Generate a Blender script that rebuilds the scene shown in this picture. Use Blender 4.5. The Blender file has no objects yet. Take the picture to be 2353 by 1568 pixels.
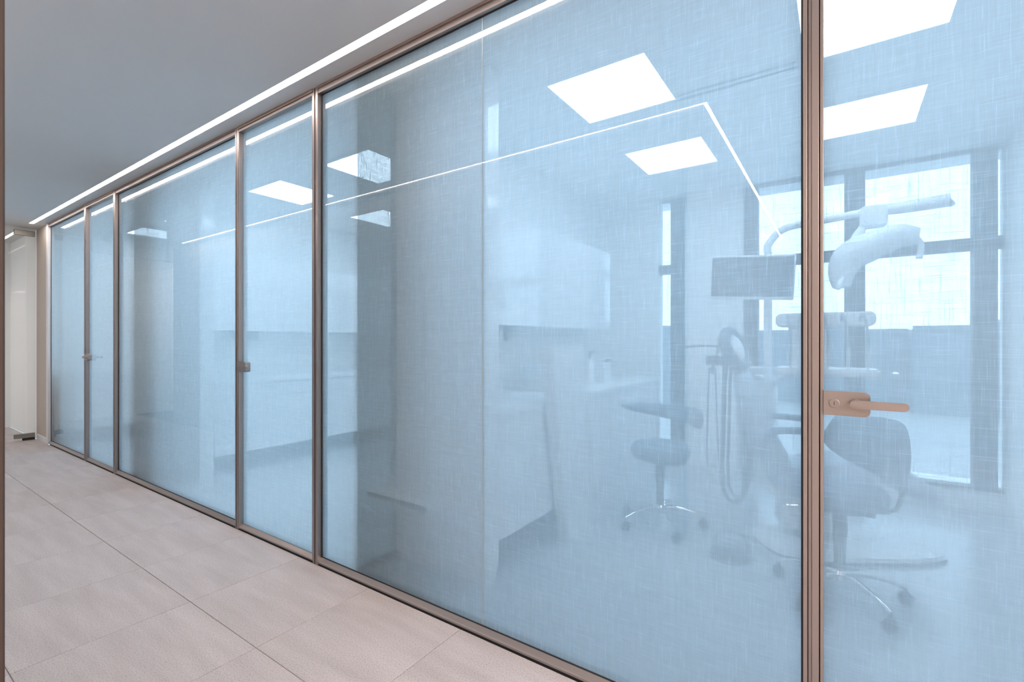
import bpy, bmesh, math, random
from mathutils import Vector, Matrix
random.seed(7)
S = bpy.context.scene
COL = S.collection
PI = math.pi
R = math.radians

# ------------------------------------------------------------------ camera
cam_d = bpy.data.cameras.new('camera')
cam_d.sensor_fit = 'HORIZONTAL'
cam_d.sensor_width = 36.0
cam_d.lens = 36.0 * 1096.0 / 2353.0
cam_d.clip_start = 0.02
cam = bpy.data.objects.new('camera', cam_d)
cam.location = (0.0, -1.6, 1.24)
cam.rotation_euler = (R(90), 0, R(34.5))
COL.objects.link(cam)
S.camera = cam

# ------------------------------------------------------------------ sky
W = bpy.data.worlds.new('overcast_sky')
S.world = W
W.use_nodes = True
bg = W.node_tree.nodes['Background']
bg.inputs[0].default_value = (0.58, 0.80, 1.0, 1)
bg.inputs[1].default_value = 4.6

# ------------------------------------------------------------------ exposure, light paths
S.view_settings.view_transform = 'Standard'
S.view_settings.look = 'None'
S.view_settings.gamma = 1.0
S.view_settings.use_curve_mapping = False
S.view_settings.exposure = 0.0
cy = S.cycles
cy.max_bounces = 9
cy.diffuse_bounces = 5
cy.glossy_bounces = 4
cy.transmission_bounces = 6
cy.transparent_max_bounces = 32
cy.caustics_reflective = False
cy.caustics_refractive = False
cy.sample_clamp_indirect = 6.0
cy.use_denoising = True

STRIP_E = 36.0
PANEL_E = 14.0
LOBBY_FILL_E = 31.0

# ------------------------------------------------------------------ materials
MATS = {}
def mat(name, color, rough=0.5, metal=0.0, vary=0.04, scale=30.0, bump=0.0, coat=0.0, spec=0.5):
    if name in MATS:
        return MATS[name]
    m = bpy.data.materials.new(name)
    m.use_nodes = True
    nt = m.node_tree
    b = nt.nodes['Principled BSDF']
    b.inputs['Roughness'].default_value = rough
    b.inputs['Metallic'].default_value = metal
    b.inputs['Coat Weight'].default_value = coat
    b.inputs['Specular IOR Level'].default_value = spec
    tc = nt.nodes.new('ShaderNodeNewGeometry')
    nz = nt.nodes.new('ShaderNodeTexNoise')
    nz.inputs['Scale'].default_value = scale
    nz.inputs['Detail'].default_value = 3
    nt.links.new(tc.outputs['Position'], nz.inputs['Vector'])
    mx = nt.nodes.new('ShaderNodeMix')
    mx.data_type = 'RGBA'
    a = [max(0, min(1, c * (1 - vary))) for c in color]
    d = [max(0, min(1, c * (1 + vary))) for c in color]
    mx.inputs[6].default_value = (*a, 1)
    mx.inputs[7].default_value = (*d, 1)
    nt.links.new(nz.outputs['Fac'], mx.inputs[0])
    nt.links.new(mx.outputs[2], b.inputs['Base Color'])
    if bump:
        bp = nt.nodes.new('ShaderNodeBump')
        bp.inputs['Strength'].default_value = bump
        bp.inputs['Distance'].default_value = 0.002
        nt.links.new(nz.outputs['Fac'], bp.inputs['Height'])
        nt.links.new(bp.outputs[0], b.inputs['Normal'])
    MATS[name] = m
    return m

def emit(name, color, strength):
    m = bpy.data.materials.new(name)
    m.use_nodes = True
    nt = m.node_tree
    nt.nodes.remove(nt.nodes['Principled BSDF'])
    e = nt.nodes.new('ShaderNodeEmission')
    e.inputs[0].default_value = (*color, 1)
    e.inputs[1].default_value = strength
    nt.links.new(e.outputs[0], nt.nodes['Material Output'].inputs[0])
    return m

def glass_mat(name, tint, f0=0.04):
    """flat architectural glass: Schlick reflection over a clear body"""
    m = bpy.data.materials.new(name)
    m.use_nodes = True
    nt = m.node_tree
    nt.nodes.remove(nt.nodes['Principled BSDF'])
    lw = nt.nodes.new('ShaderNodeLayerWeight')
    lw.inputs[0].default_value = 0.5
    pw = nt.nodes.new('ShaderNodeMath'); pw.operation = 'POWER'; pw.inputs[1].default_value = 5.0
    ma = nt.nodes.new('ShaderNodeMath'); ma.operation = 'MULTIPLY_ADD'
    ma.inputs[1].default_value = 1 - f0; ma.inputs[2].default_value = f0
    tr = nt.nodes.new('ShaderNodeBsdfTransparent'); tr.inputs[0].default_value = (*tint, 1)
    gl = nt.nodes.new('ShaderNodeBsdfGlossy'); gl.inputs['Roughness'].default_value = 0.0
    mx = nt.nodes.new('ShaderNodeMixShader')
    nt.links.new(lw.outputs['Facing'], pw.inputs[0])
    nt.links.new(pw.outputs[0], ma.inputs[0])
    nt.links.new(ma.outputs[0], mx.inputs[0])
    nt.links.new(tr.outputs[0], mx.inputs[1])
    nt.links.new(gl.outputs[0], mx.inputs[2])
    nt.links.new(mx.outputs[0], nt.nodes['Material Output'].inputs[0])
    return m

FILM_COVER = 0.69
def film_mat(name='linen_interlayer', cover=FILM_COVER, tint=(0.575, 0.69, 0.76)):
    """slub linen interlayer: threads scatter, the gaps between them are clear"""
    m = bpy.data.materials.new(name)
    m.use_nodes = True
    nt = m.node_tree
    nt.nodes.remove(nt.nodes['Principled BSDF'])
    L = nt.links.new
    g = nt.nodes.new('ShaderNodeNewGeometry')
    sp = nt.nodes.new('ShaderNodeSeparateXYZ'); L(g.outputs['Position'], sp.inputs[0])
    hx = nt.nodes.new('ShaderNodeMath'); hx.operation = 'ADD'
    L(sp.outputs[0], hx.inputs[0]); L(sp.outputs[1], hx.inputs[1])
    def thread(fh, fz, seed, detail):
        a = nt.nodes.new('ShaderNodeMath'); a.operation = 'MULTIPLY'; a.inputs[1].default_value = fh
        b = nt.nodes.new('ShaderNodeMath'); b.operation = 'MULTIPLY'; b.inputs[1].default_value = fz
        L(hx.outputs[0], a.inputs[0]); L(sp.outputs[2], b.inputs[0])
        c = nt.nodes.new('ShaderNodeCombineXYZ'); c.inputs[2].default_value = seed
        L(a.outputs[0], c.inputs[0]); L(b.outputs[0], c.inputs[1])
        n = nt.nodes.new('ShaderNodeTexNoise'); n.inputs['Scale'].default_value = 1.0
        n.inputs['Detail'].default_value = detail
        L(c.outputs[0], n.inputs['Vector'])
        return n.outputs['Fac']
    def muladd(x, k, c):
        a = nt.nodes.new('ShaderNodeMath'); a.operation = 'MULTIPLY_ADD'; a.inputs[1].default_value = k
        L(x, a.inputs[0])
        if isinstance(c, float): a.inputs[2].default_value = c
        else: L(c, a.inputs[2])
        return a.outputs[0]
    ks = ((thread(430, 14, 1.3, 1.0), 0.15), (thread(14, 430, 5.1, 1.0), 0.15),
          (thread(90, 2.5, 9.7, 0.0), 0.07), (thread(2.5, 90, 14.2, 0.0), 0.07))
    acc = cover - 0.5 * sum(k for _, k in ks)
    for n, k in ks:
        acc = muladd(n, k, acc)
    # a few thick slubs close the weave almost fully
    for fh, fz, sd in ((330, 12, 21.7), (12, 330, 33.1)):
        d = nt.nodes.new('ShaderNodeMath'); d.operation = 'SUBTRACT'; d.inputs[1].default_value = 0.58
        L(thread(fh, fz, sd, 1.0), d.inputs[0])
        q = nt.nodes.new('ShaderNodeMath'); q.operation = 'MAXIMUM'; q.inputs[1].default_value = 0.0
        L(d.outputs[0], q.inputs[0])
        acc = muladd(q.outputs[0], 0.85, acc)
    cl = nt.nodes.new('ShaderNodeClamp'); cl.inputs[1].default_value = 0.15; cl.inputs[2].default_value = 0.96
    L(acc, cl.inputs[0])
    tr = nt.nodes.new('ShaderNodeBsdfTransparent'); tr.inputs[0].default_value = (0.97, 0.99, 1.0, 1)
    tl = nt.nodes.new('ShaderNodeBsdfTranslucent'); tl.inputs[0].default_value = (*tint, 1)
    df = nt.nodes.new('ShaderNodeBsdfDiffuse'); df.inputs[0].default_value = (0.50, 0.58, 0.62, 1)
    m1 = nt.nodes.new('ShaderNodeMixShader'); m1.inputs[0].default_value = 0.10
    L(tl.outputs[0], m1.inputs[1]); L(df.outputs[0], m1.inputs[2])
    m2 = nt.nodes.new('ShaderNodeMixShader')
    L(cl.outputs[0], m2.inputs[0]); L(tr.outputs[0], m2.inputs[1]); L(m1.outputs[0], m2.inputs[2])
    L(m2.outputs[0], nt.nodes['Material Output'].inputs[0])
    return m

def tile_mat():
    m = bpy.data.materials.new('greige_stoneware')
    m.use_nodes = True
    nt = m.node_tree; L = nt.links.new
    b = nt.nodes['Principled BSDF']
    b.inputs['Roughness'].default_value = 0.62
    b.inputs['Specular IOR Level'].default_value = 0.3
    g = nt.nodes.new('ShaderNodeNewGeometry')
    oi = nt.nodes.new('ShaderNodeObjectInfo')
    off = nt.nodes.new('ShaderNodeVectorMath'); off.operation = 'SCALE'
    cmb = nt.nodes.new('ShaderNodeCombineXYZ')
    for i in range(3): L(oi.outputs['Random'], cmb.inputs[i])
    L(cmb.outputs[0], off.inputs[0]); off.inputs['Scale'].default_value = 17.0
    ad = nt.nodes.new('ShaderNodeVectorMath'); ad.operation = 'ADD'
    L(g.outputs['Position'], ad.inputs[0]); L(off.outputs[0], ad.inputs[1])
    mp = nt.nodes.new('ShaderNodeMapping'); mp.inputs['Scale'].default_value = (0.9, 6.0, 1.0)
    L(ad.outputs[0], mp.inputs['Vector'])
    n1 = nt.nodes.new('ShaderNodeTexNoise'); n1.inputs['Scale'].default_value = 2.2; n1.inputs['Detail'].default_value = 6
    L(mp.outputs[0], n1.inputs['Vector'])
    n2 = nt.nodes.new('ShaderNodeTexNoise'); n2.inputs['Scale'].default_value = 190; n2.inputs['Detail'].default_value = 3
    L(g.outputs['Position'], n2.inputs['Vector'])
    cr = nt.nodes.new('ShaderNodeValToRGB')
    e = cr.color_ramp.elements
    e[0].position = 0.30; e[0].color = (0.52, 0.475, 0.465, 1)
    e[1].position = 0.72; e[1].color = (0.63, 0.580, 0.570, 1)
    L(n1.outputs['Fac'], cr.inputs[0])
    c2 = nt.nodes.new('ShaderNodeValToRGB')
    e = c2.color_ramp.elements
    e[0].position = 0.33; e[0].color = (0.62, 0.60, 0.58, 1)
    e[1].position = 0.52; e[1].color = (1, 1, 1, 1)
    L(n2.outputs['Fac'], c2.inputs[0])
    mx = nt.nodes.new('ShaderNodeMix'); mx.data_type = 'RGBA'; mx.blend_type = 'MULTIPLY'; mx.inputs[0].default_value = 0.75
    L(cr.outputs[0], mx.inputs[6]); L(c2.outputs[0], mx.inputs[7])
    L(mx.outputs[2], b.inputs['Base Color'])
    bp = nt.nodes.new('ShaderNodeBump'); bp.inputs['Strength'].default_value = 0.12; bp.inputs['Distance'].default_value = 0.001
    L(n2.outputs['Fac'], bp.inputs['Height']); L(bp.outputs[0], b.inputs['Normal'])
    return m

M_WALL = mat('white_paint', (0.88, 0.88, 0.87), 0.6, vary=0.015, scale=8)
M_BEIGE = mat('beige_paint', (0.56, 0.49, 0.42), 0.6, vary=0.02, scale=8)
M_GREIGE = mat('greige_paint', (0.60, 0.57, 0.545), 0.6, vary=0.02, scale=8)
M_CEIL = mat('ceiling_paint', (0.70, 0.70, 0.70), 0.7, vary=0.015, scale=6)
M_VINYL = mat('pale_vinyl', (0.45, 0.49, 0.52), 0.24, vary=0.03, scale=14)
M_VINYL_LIT = mat('lit_vinyl', (0.66, 0.68, 0.69), 0.24, vary=0.03, scale=14)  # copy of the vinyl, lightened to stand in for brighter light on the floor
M_GROUT = mat('grout', (0.22, 0.19, 0.17), 0.9)
M_BRONZE = mat('bronze_aluminium', (0.345, 0.308, 0.295), 0.38, metal=0.9, vary=0.03, scale=200, bump=0.03)
M_BRONZED = mat('bronze_groove', (0.32, 0.24, 0.21), 0.45, metal=0.6, vary=0.03)
M_DKBRONZE = mat('dark_bronze', (0.05, 0.033, 0.026), 0.5, metal=0.2)
M_GASKET = mat('black_gasket', (0.02, 0.018, 0.018), 0.7)
M_STEEL = mat('brushed_steel', (0.27, 0.27, 0.25), 0.4, metal=0.8, vary=0.08, scale=120)
M_CHROME = mat('chrome', (0.82, 0.84, 0.86), 0.08, metal=1.0, vary=0.01)
M_LACQ = mat('white_lacquer', (0.87, 0.87, 0.88), 0.10, vary=0.01, coat=0.3)
M_SATIN = mat('satin_white', (0.82, 0.83, 0.84), 0.4, vary=0.02)
M_UPH = mat('slate_upholstery', (0.14, 0.19, 0.26), 0.55, vary=0.08, scale=90, bump=0.05)
M_UPH2 = mat('grey_upholstery', (0.38, 0.45, 0.53), 0.5, vary=0.06, scale=90, bump=0.05)
M_JOINT = mat('glass_joint', (0.42, 0.50, 0.54), 0.4)
M_HOSE = mat('grey_hose', (0.22, 0.26, 0.30), 0.5)
M_DARK = mat('dark_plastic', (0.035, 0.04, 0.05), 0.35)
M_SCREEN = mat('monitor_back_plastic', (0.05, 0.055, 0.065), 0.45)
M_WINF = mat('anthracite_frame', (0.045, 0.055, 0.065), 0.5)
M_GREYP = mat('grey_plastic', (0.16, 0.18, 0.20), 0.45)
M_KICK = mat('dark_plinth', (0.16, 0.17, 0.18), 0.5)
M_ROOF = mat('roof_gravel', (0.30, 0.31, 0.32), 0.9, vary=0.12, scale=0.6)
M_BLDG = mat('far_render', (0.17, 0.20, 0.23), 0.9, vary=0.1, scale=0.2)
M_LEDGE = mat('pale_ledge', (0.75, 0.76, 0.77), 0.7)
M_GLASS = glass_mat('pane_glass', (0.975, 0.985, 0.99))
M_CLEAR = glass_mat('clear_glass', (0.95, 0.98, 0.985))
M_FILM = film_mat()
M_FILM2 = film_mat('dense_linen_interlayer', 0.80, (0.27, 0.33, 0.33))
M_TILE = tile_mat()
E_STRIP = emit('led_strip_light', (1.0, 0.84, 0.76), STRIP_E)
E_STRIP2 = emit('narrow_led_strip_light', (1.0, 0.84, 0.76), STRIP_E * 1.6)
E_PANEL = emit('led_panel_light', (0.58, 0.765, 0.94), PANEL_E)
E_PANEL2 = emit('brighter_led_panel_light', (0.60, 0.775, 0.93), PANEL_E * 1.04)
E_LOBBY_FILL = emit('lobby_fill_light', (1.0, 0.86, 0.79), LOBBY_FILL_E)  # glow of the added panels that brighten the corridor floor
E_END_FILL = emit('end_room_fill_light', (1.0, 0.90, 0.88), 13.0)

# ------------------------------------------------------------------ mesh helpers
def B(): return bmesh.new()

def box(bm, x0, x1, y0, y1, z0, z1, bevel=0.0, seg=2):
    if x1 < x0: x0, x1 = x1, x0
    if y1 < y0: y0, y1 = y1, y0
    if z1 < z0: z0, z1 = z1, z0
    r = bmesh.ops.create_cube(bm, size=1.0)
    vs = r['verts']
    for v in vs:
        v.co = Vector((x0 + (v.co.x + .5) * (x1 - x0), y0 + (v.co.y + .5) * (y1 - y0), z0 + (v.co.z + .5) * (z1 - z0)))
    if bevel > 0:
        es = list({e for v in vs for e in v.link_edges})
        bmesh.ops.bevel(bm, geom=es, offset=bevel, segments=seg, affect='EDGES', profile=0.5)
    return bm

def ring_faces(bm, rings, close_u=True, caps=True):
    n = len(rings[0])
    for a, b in zip(rings[:-1], rings[1:]):
        for i in range(n if close_u else n - 1):
            j = (i + 1) % n
            try: bm.faces.new((a[i], a[j], b[j], b[i]))
            except ValueError: pass
    if caps:
        try:
            bm.faces.new(list(reversed(rings[0]))); bm.faces.new(rings[-1])
        except ValueError: pass

def lathe(bm, prof, c=(0, 0, 0), n=28, mtx=None):
    rings = []
    for r, z in prof:
        ring = []
        for i in range(n):
            a = 2 * PI * i / n
            p = Vector((r * math.cos(a), r * math.sin(a), z))
            if mtx is not None: p = mtx @ p
            ring.append(bm.verts.new(p + Vector(c)))
        rings.append(ring)
    ring_faces(bm, rings)
    return bm

def smooth_path(pts, sub=6):
    P = [Vector(p) for p in pts]
    if len(P) < 3: return P
    out = []
    for i in range(len(P) - 1):
        p0 = P[max(i - 1, 0)]; p1 = P[i]; p2 = P[i + 1]; p3 = P[min(i + 2, len(P) - 1)]
        for k in range(sub):
            t = k / sub
            out.append(0.5 * ((2 * p1) + (-p0 + p2) * t + (2 * p0 - 5 * p1 + 4 * p2 - p3) * t * t + (-p0 + 3 * p1 - 3 * p2 + p3) * t ** 3))
    out.append(P[-1])
    return out

def tube(bm, pts, rad, n=10, sub=0, flat=1.0, up=None):
    P = smooth_path(pts, sub) if sub else [Vector(p) for p in pts]
    m = len(P)
    rr = rad if callable(rad) else (lambda t: rad)
    rings = []; nrm = None
    for i, p in enumerate(P):
        t = (P[min(i + 1, m - 1)] - P[max(i - 1, 0)]).normalized()
        if up is not None:
            nrm = (Vector(up) - t * Vector(up).dot(t)).normalized()
        elif nrm is None:
            a = Vector((0, 0, 1)) if abs(t.z) < 0.9 else Vector((1, 0, 0))
            nrm = t.cross(a).normalized()
        else:
            nrm = (nrm - t * nrm.dot(t)).normalized()
        bn = t.cross(nrm)
        r = rr(i / max(m - 1, 1))
        ra, rb = r if isinstance(r, tuple) else (r, r * flat)
        rings.append([bm.verts.new(p + nrm * (ra * math.cos(2 * PI * k / n)) + bn * (rb * math.sin(2 * PI * k / n))) for k in range(n)])
    ring_faces(bm, rings)
    return bm

def prism(bm, outline, axis, a, b, bevel=0.0):
    """outline: 2D points; axis 'x': (y,z), 'y': (x,z), 'z': (x,y)"""
    def P(p, t):
        return {'x': (t, p[0], p[1]), 'y': (p[0], t, p[1]), 'z': (p[0], p[1], t)}[axis]
    A = [bm.verts.new(P(p, a)) for p in outline]
    Bv = [bm.verts.new(P(p, b)) for p in outline]
    fs = [bm.faces.new(A), bm.faces.new(Bv)]
    n = len(outline)
    for i in range(n):
        fs.append(bm.faces.new((A[i], A[(i + 1) % n], Bv[(i + 1) % n], Bv[i])))
    bmesh.ops.recalc_face_normals(bm, faces=fs)
    if bevel:
        es = list({e for f in fs[:2] for e in f.edges})
        bmesh.ops.bevel(bm, geom=es, offset=bevel, segments=2, affect='EDGES')
    return bm

def rrect(x0, x1, z0, z1, r, n=6, corners=(1, 1, 1, 1)):
    out = []
    for (cx_, cz_, a0, on) in ((x1 - r, z1 - r, 0, corners[0]), (x0 + r, z1 - r, 90, corners[1]), (x0 + r, z0 + r, 180, corners[2]), (x1 - r, z0 + r, 270, corners[3])):
        if on:
            for k in range(n + 1):
                a = R(a0 + 90 * k / n); out.append((cx_ + r * math.cos(a), cz_ + r * math.sin(a)))
        else:
            sx = 1 if a0 in (0, 270) else -1; sz = 1 if a0 in (0, 90) else -1
            out.append((cx_ + sx * r, cz_ + sz * r))
    return out

def obj(name, bm, material, parent=None, smooth=False, base=None, angle=40):
    """one mesh object; base = world point its mesh coordinates are made relative to (the root's place)"""
    org = Vector((0, 0, 0))
    if parent is not None:
        p = parent
        while p is not None:
            org += Vector(p.location); p = p.parent
    if base is not None and parent is None:
        org = Vector(base)
    bmesh.ops.recalc_face_normals(bm, faces=bm.faces[:])
    for v in bm.verts: v.co -= org
    me = bpy.data.meshes.new(name)
    bm.to_mesh(me); bm.free()
    me.materials.append(material)
    if smooth:
        me.polygons.foreach_set('use_smooth', [True] * len(me.polygons))
        try: me.set_sharp_from_angle(angle=R(angle))
        except Exception: pass
    o = bpy.data.objects.new(name, me)
    COL.objects.link(o)
    if parent is not None: o.parent = parent
    elif base is not None: o.location = base
    return o

def tag(o, label=None, cat=None, group=None, kind=None):
    if label: o['label'] = label
    if cat: o['category'] = cat
    if group: o['group'] = group
    if kind: o['kind'] = kind
    return o

def thing(name, loc, label, cat, group=None, kind=None):
    o = bpy.data.objects.new(name, None)
    o.empty_display_size = 0.1
    o.location = loc
    COL.objects.link(o)
    return tag(o, label, cat, group, kind)

def bx(name, m, parent, *a, **k):
    bev = k.pop('bevel', 0.0)
    return obj(name, box(B(), *a, bevel=bev), m, parent, **k)

def struct(name, m, label, *a, **k):
    o = bx(name, m, None, *a, **k)
    return tag(o, label, 'building', kind='structure')

def copy_tree(o, delta, parent=None):
    c = o.copy(); COL.objects.link(c)
    if parent is not None: c.parent = parent
    else: c.location = Vector(o.location) + Vector(delta)
    for ch in list(o.children): copy_tree(ch, delta, c)
    return c

# ================================================================== STRUCTURE
H = 2.65           # ceiling everywhere
YB = 3.20          # window wall of the surgeries
XE = -8.38         # end glass door of the corridor
XW = [-7.92, -5.29, -2.12, 0.97]   # dividing walls between surgeries
LOBY = -6.3

# ---- floor with tiles
floor = struct('floor', M_GROUT, 'corridor floor laid in large greige stoneware tiles', XE - 1.6, 3.2, LOBY, -0.032, -0.06, -0.003)
PT = 0.600
tile_meshes = {}
def tile(x0, x1, y0, y1):
    w, d = round(x1 - x0, 4), round(y1 - y0, 4)
    if (w, d) not in tile_meshes:
        bm = B(); box(bm, -w / 2, w / 2, -d / 2, d / 2, -0.01, 0.0)
        top = [e for e in bm.edges if all(v.co.z > -0.001 for v in e.verts)]
        bmesh.ops.bevel(bm, geom=top, offset=0.0012, segments=1, affect='EDGES')
        me = bpy.data.meshes.new('tile'); bm.to_mesh(me); bm.free(); me.materials.append(M_TILE)
        tile_meshes[(w, d)] = me
    o = bpy.data.objects.new('tile', tile_meshes[(w, d)])
    o.location = ((x0 + x1) / 2, (y0 + y1) / 2, random.uniform(-0.0004, 0.0))
    COL.objects.link(o); o.parent = floor
    return o
J = 0.0013
xs = [-1.945 + PT * k for k in range(-14, 9)]
ys = [-0.034, -0.597, -1.197, -1.797, -2.397, -2.997, -3.597, -4.197, -4.797, -5.397, -5.997]
for i in range(len(xs) - 1):
    for j in range(len(ys) - 1):
        x0, x1 = xs[i], xs[i + 1]
        y1, y0 = ys[j], ys[j + 1]
        if y1 < -1.48 and x1 < -0.78: continue
        if y0 < -1.48 and x0 < -0.80:
            if x1 < -0.78 or True:
                y0 = max(y0, -1.478) if x1 < -0.78 else y0
        if x1 > 3.1: continue
        tile(x0 + J, x1 - J, y0 + J, y1 - J)

thr = struct('trim_9', M_GASKET, 'dark threshold strip added under the glass partition to block leaking light', -7.83, 0.83, -0.022, 0.051, -0.05, 0.007)  # added to stop room light leaking below the rails
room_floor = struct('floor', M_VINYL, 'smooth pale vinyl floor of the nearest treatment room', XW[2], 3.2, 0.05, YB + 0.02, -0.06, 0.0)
struct('floor', M_VINYL_LIT, 'smooth vinyl floor of the middle and far treatment rooms, colour lightened to stand in for light', XE - 0.1, XW[2], 0.05, YB + 0.02, -0.06, 0.0)

# ---- ceiling: slabs leaving a slot for the recessed corridor strip
SY, SW = -0.15, 0.02
SY2, SX2 = -1.40, -0.658
S2 = 0.011
slot_end = -8.0
cb = B()
def slab(x0, x1, y0, y1): box(cb, x0, x1, y0, y1, H, H + 0.12)
slab(XE - 1.6, 3.2, SY + SW, 0.05)
slab(XE - 1.6, XW[0], 0.05, YB + 0.4)
slab(XW[3], 3.2, 0.05, YB + 0.4)
slab(XE - 1.6, slot_end, SY - SW, SY + SW)
slab(XE - 1.6, 3.2, SY2 + S2, SY - SW)
slab(XE - 1.6, slot_end + 0.17, SY2 - S2, SY2 + S2)
slab(SX2 + S2, 3.2, SY2 - S2, SY2 + S2)
slab(XE - 1.6, SX2 - S2, LOBY, SY2 - S2)
slab(SX2 + S2, 3.2, LOBY, SY2 - S2)
ceiling = tag(obj('ceiling', cb, M_CEIL), 'smooth off-white ceiling with recessed light slots', 'building', kind='structure')
struct('ceiling', M_WALL, 'ceiling of the treatment rooms, whitened for the bloom around its square light panels', XW[0], XW[3], 0.05, YB + 0.4, H, H + 0.12)  # whiter than the corridor ceiling; panel bloom put into the paint
# roof above the slots keeps them dark behind the diffusers
def strip(loc, label, boxes, m):
    t = thing('ceiling_light', loc, label, 'light', 'recessed corridor light strips')
    d = B(); h = B()
    for (x0, x1, y0, y1) in boxes:
        box(d, x0, x1, y0, y1, H + 0.004, H + 0.014)
        box(h, x0, x1, y0, y1, H + 0.016, H + 0.10)
    obj('diffuser', d, m, t); obj('housing', h, M_SATIN, t)
strip((-3, SY, H), 'long straight glowing light strip in the corridor ceiling beside the glass partition',
      [(slot_end, 3.19, SY - SW, SY + SW)], E_STRIP)
strip((-3, SY2, H), 'angled glowing light strip of the lobby ceiling, seen only as thin reflection in glass',
      [(slot_end + 0.17, SX2 - S2, SY2 - S2, SY2 + S2), (SX2 - S2, SX2 + S2, -5.95, SY2 + S2)], E_STRIP2)

# ---- corridor walls
struct('wall_corridor', M_GREIGE, 'greige corridor wall facing the glass partition', XE, -0.80, -1.60, -1.49, 0.0, H)
struct('wall_lobby_left', M_GREIGE, 'greige side wall of the lobby', -0.92, -0.80, LOBY, -1.60, 0.0, H)
struct('wall_lobby_back', M_GREIGE, 'greige back wall of the lobby', -0.92, 3.2, LOBY - 0.12, LOBY, 0.0, H)
struct('wall_lobby_right', M_GREIGE, 'greige right wall of the lobby', 3.08, 3.2, LOBY, 0.0, 0.0, H)
t = B(); box(t, -0.815, -0.781, -1.515, -1.4795, 0.0, H, bevel=0.002)
tag(obj('trim_1', t, M_DKBRONZE), 'dark bronze corner profile at the near end of the corridor wall', 'trim', kind='structure')
struct('wall_niche', M_BEIGE, 'narrow beige wall between end door and glass partition', XE, -7.90, -0.03, 0.10, 0.0, H)
struct('baseboard_niche', M_SATIN, 'low pale skirting at the foot of the narrow beige wall', XE + 0.05, -7.90, -0.042, -0.03, 0.0, 0.07, bevel=0.003)
struct('wall_beyond', M_WALL, 'white wall seen through the end glass door', XE - 1.6, XE - 1.45, -3.7, 0.1, 0.0, H)
struct('wall_beyond', M_WALL, 'white side wall beyond the end glass door', XE - 1.45, XE - 0.02, -0.03, 0.10, 0.0, H)
struct('wall_beyond', M_WALL, 'white left side wall beyond the end glass door', XE - 1.45, XE, -3.72, -3.60, 0.0, H)
struct('wall_beyond', M_WALL, 'white inner wall beyond the end glass door', XE, XE + 0.1, -3.6, -1.605, 0.0, H)
t = thing('ceiling_light', (XE - 0.75, -2.6, H), 'added unseen fill panel brightening the white room beyond the end door', 'light')  # lamp added out of view to brighten the room behind the door
bx('diffuser', E_END_FILL, t, XE - 1.15, XE - 0.35, -3.10, -2.10, H - 0.012, H - 0.006)
bx('frame', M_SATIN, t, XE - 1.17, XE - 0.33, -3.12, -2.08, H - 0.005, H + 0.002)

# ---- end door: frameless glass with steel patch fittings
d4 = thing('door_4', (XE, -0.75, 0), 'frameless glass door closing the far end of the corridor', 'door', kind='structure')
bx('pane', M_CLEAR, d4, XE - 0.006, XE + 0.006, -1.47, -0.045, 0.012, H - 0.015)
bx('patch_fitting', M_STEEL, d4, XE - 0.02, XE + 0.02, -0.235, -0.05, 0.03, 0.085, bevel=0.003)
bx('patch_fitting', M_STEEL, d4, XE - 0.02, XE + 0.02, -0.235, -0.05, H - 0.095, H - 0.030, bevel=0.003)
bx('pivot', M_GASKET, d4, XE - 0.015, XE + 0.015, -0.16, -0.05, -0.004, 0.03)

# ---- treatment room shells
struct('wall_room_right', M_WALL, 'white right wall of the nearest treatment room', XW[3], XW[3] + 0.1, 0.05, YB + 0.12, 0.0, H)
struct('wall_divider', M_WALL, 'white wall between nearest and middle treatment rooms', XW[2] - 0.05, XW[2] + 0.05, 0.30, YB + 0.12, 0.0, H)
struct('wall_divider', M_WALL, 'white wall between middle and far treatment rooms', XW[1] - 0.05, XW[1] + 0.05, 0.30, YB + 0.12, 0.0, H)
struct('wall_room_left', M_WALL, 'white left wall of the far treatment room', XW[0] - 0.05, XW[0] + 0.05, 0.10, YB + 0.12, 0.0, H)
struct('wall_partition_right', M_GREIGE, 'greige wall continuing right of the near glass door', 0.83, 3.2, -0.03, 0.05, 0.0, H)
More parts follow.
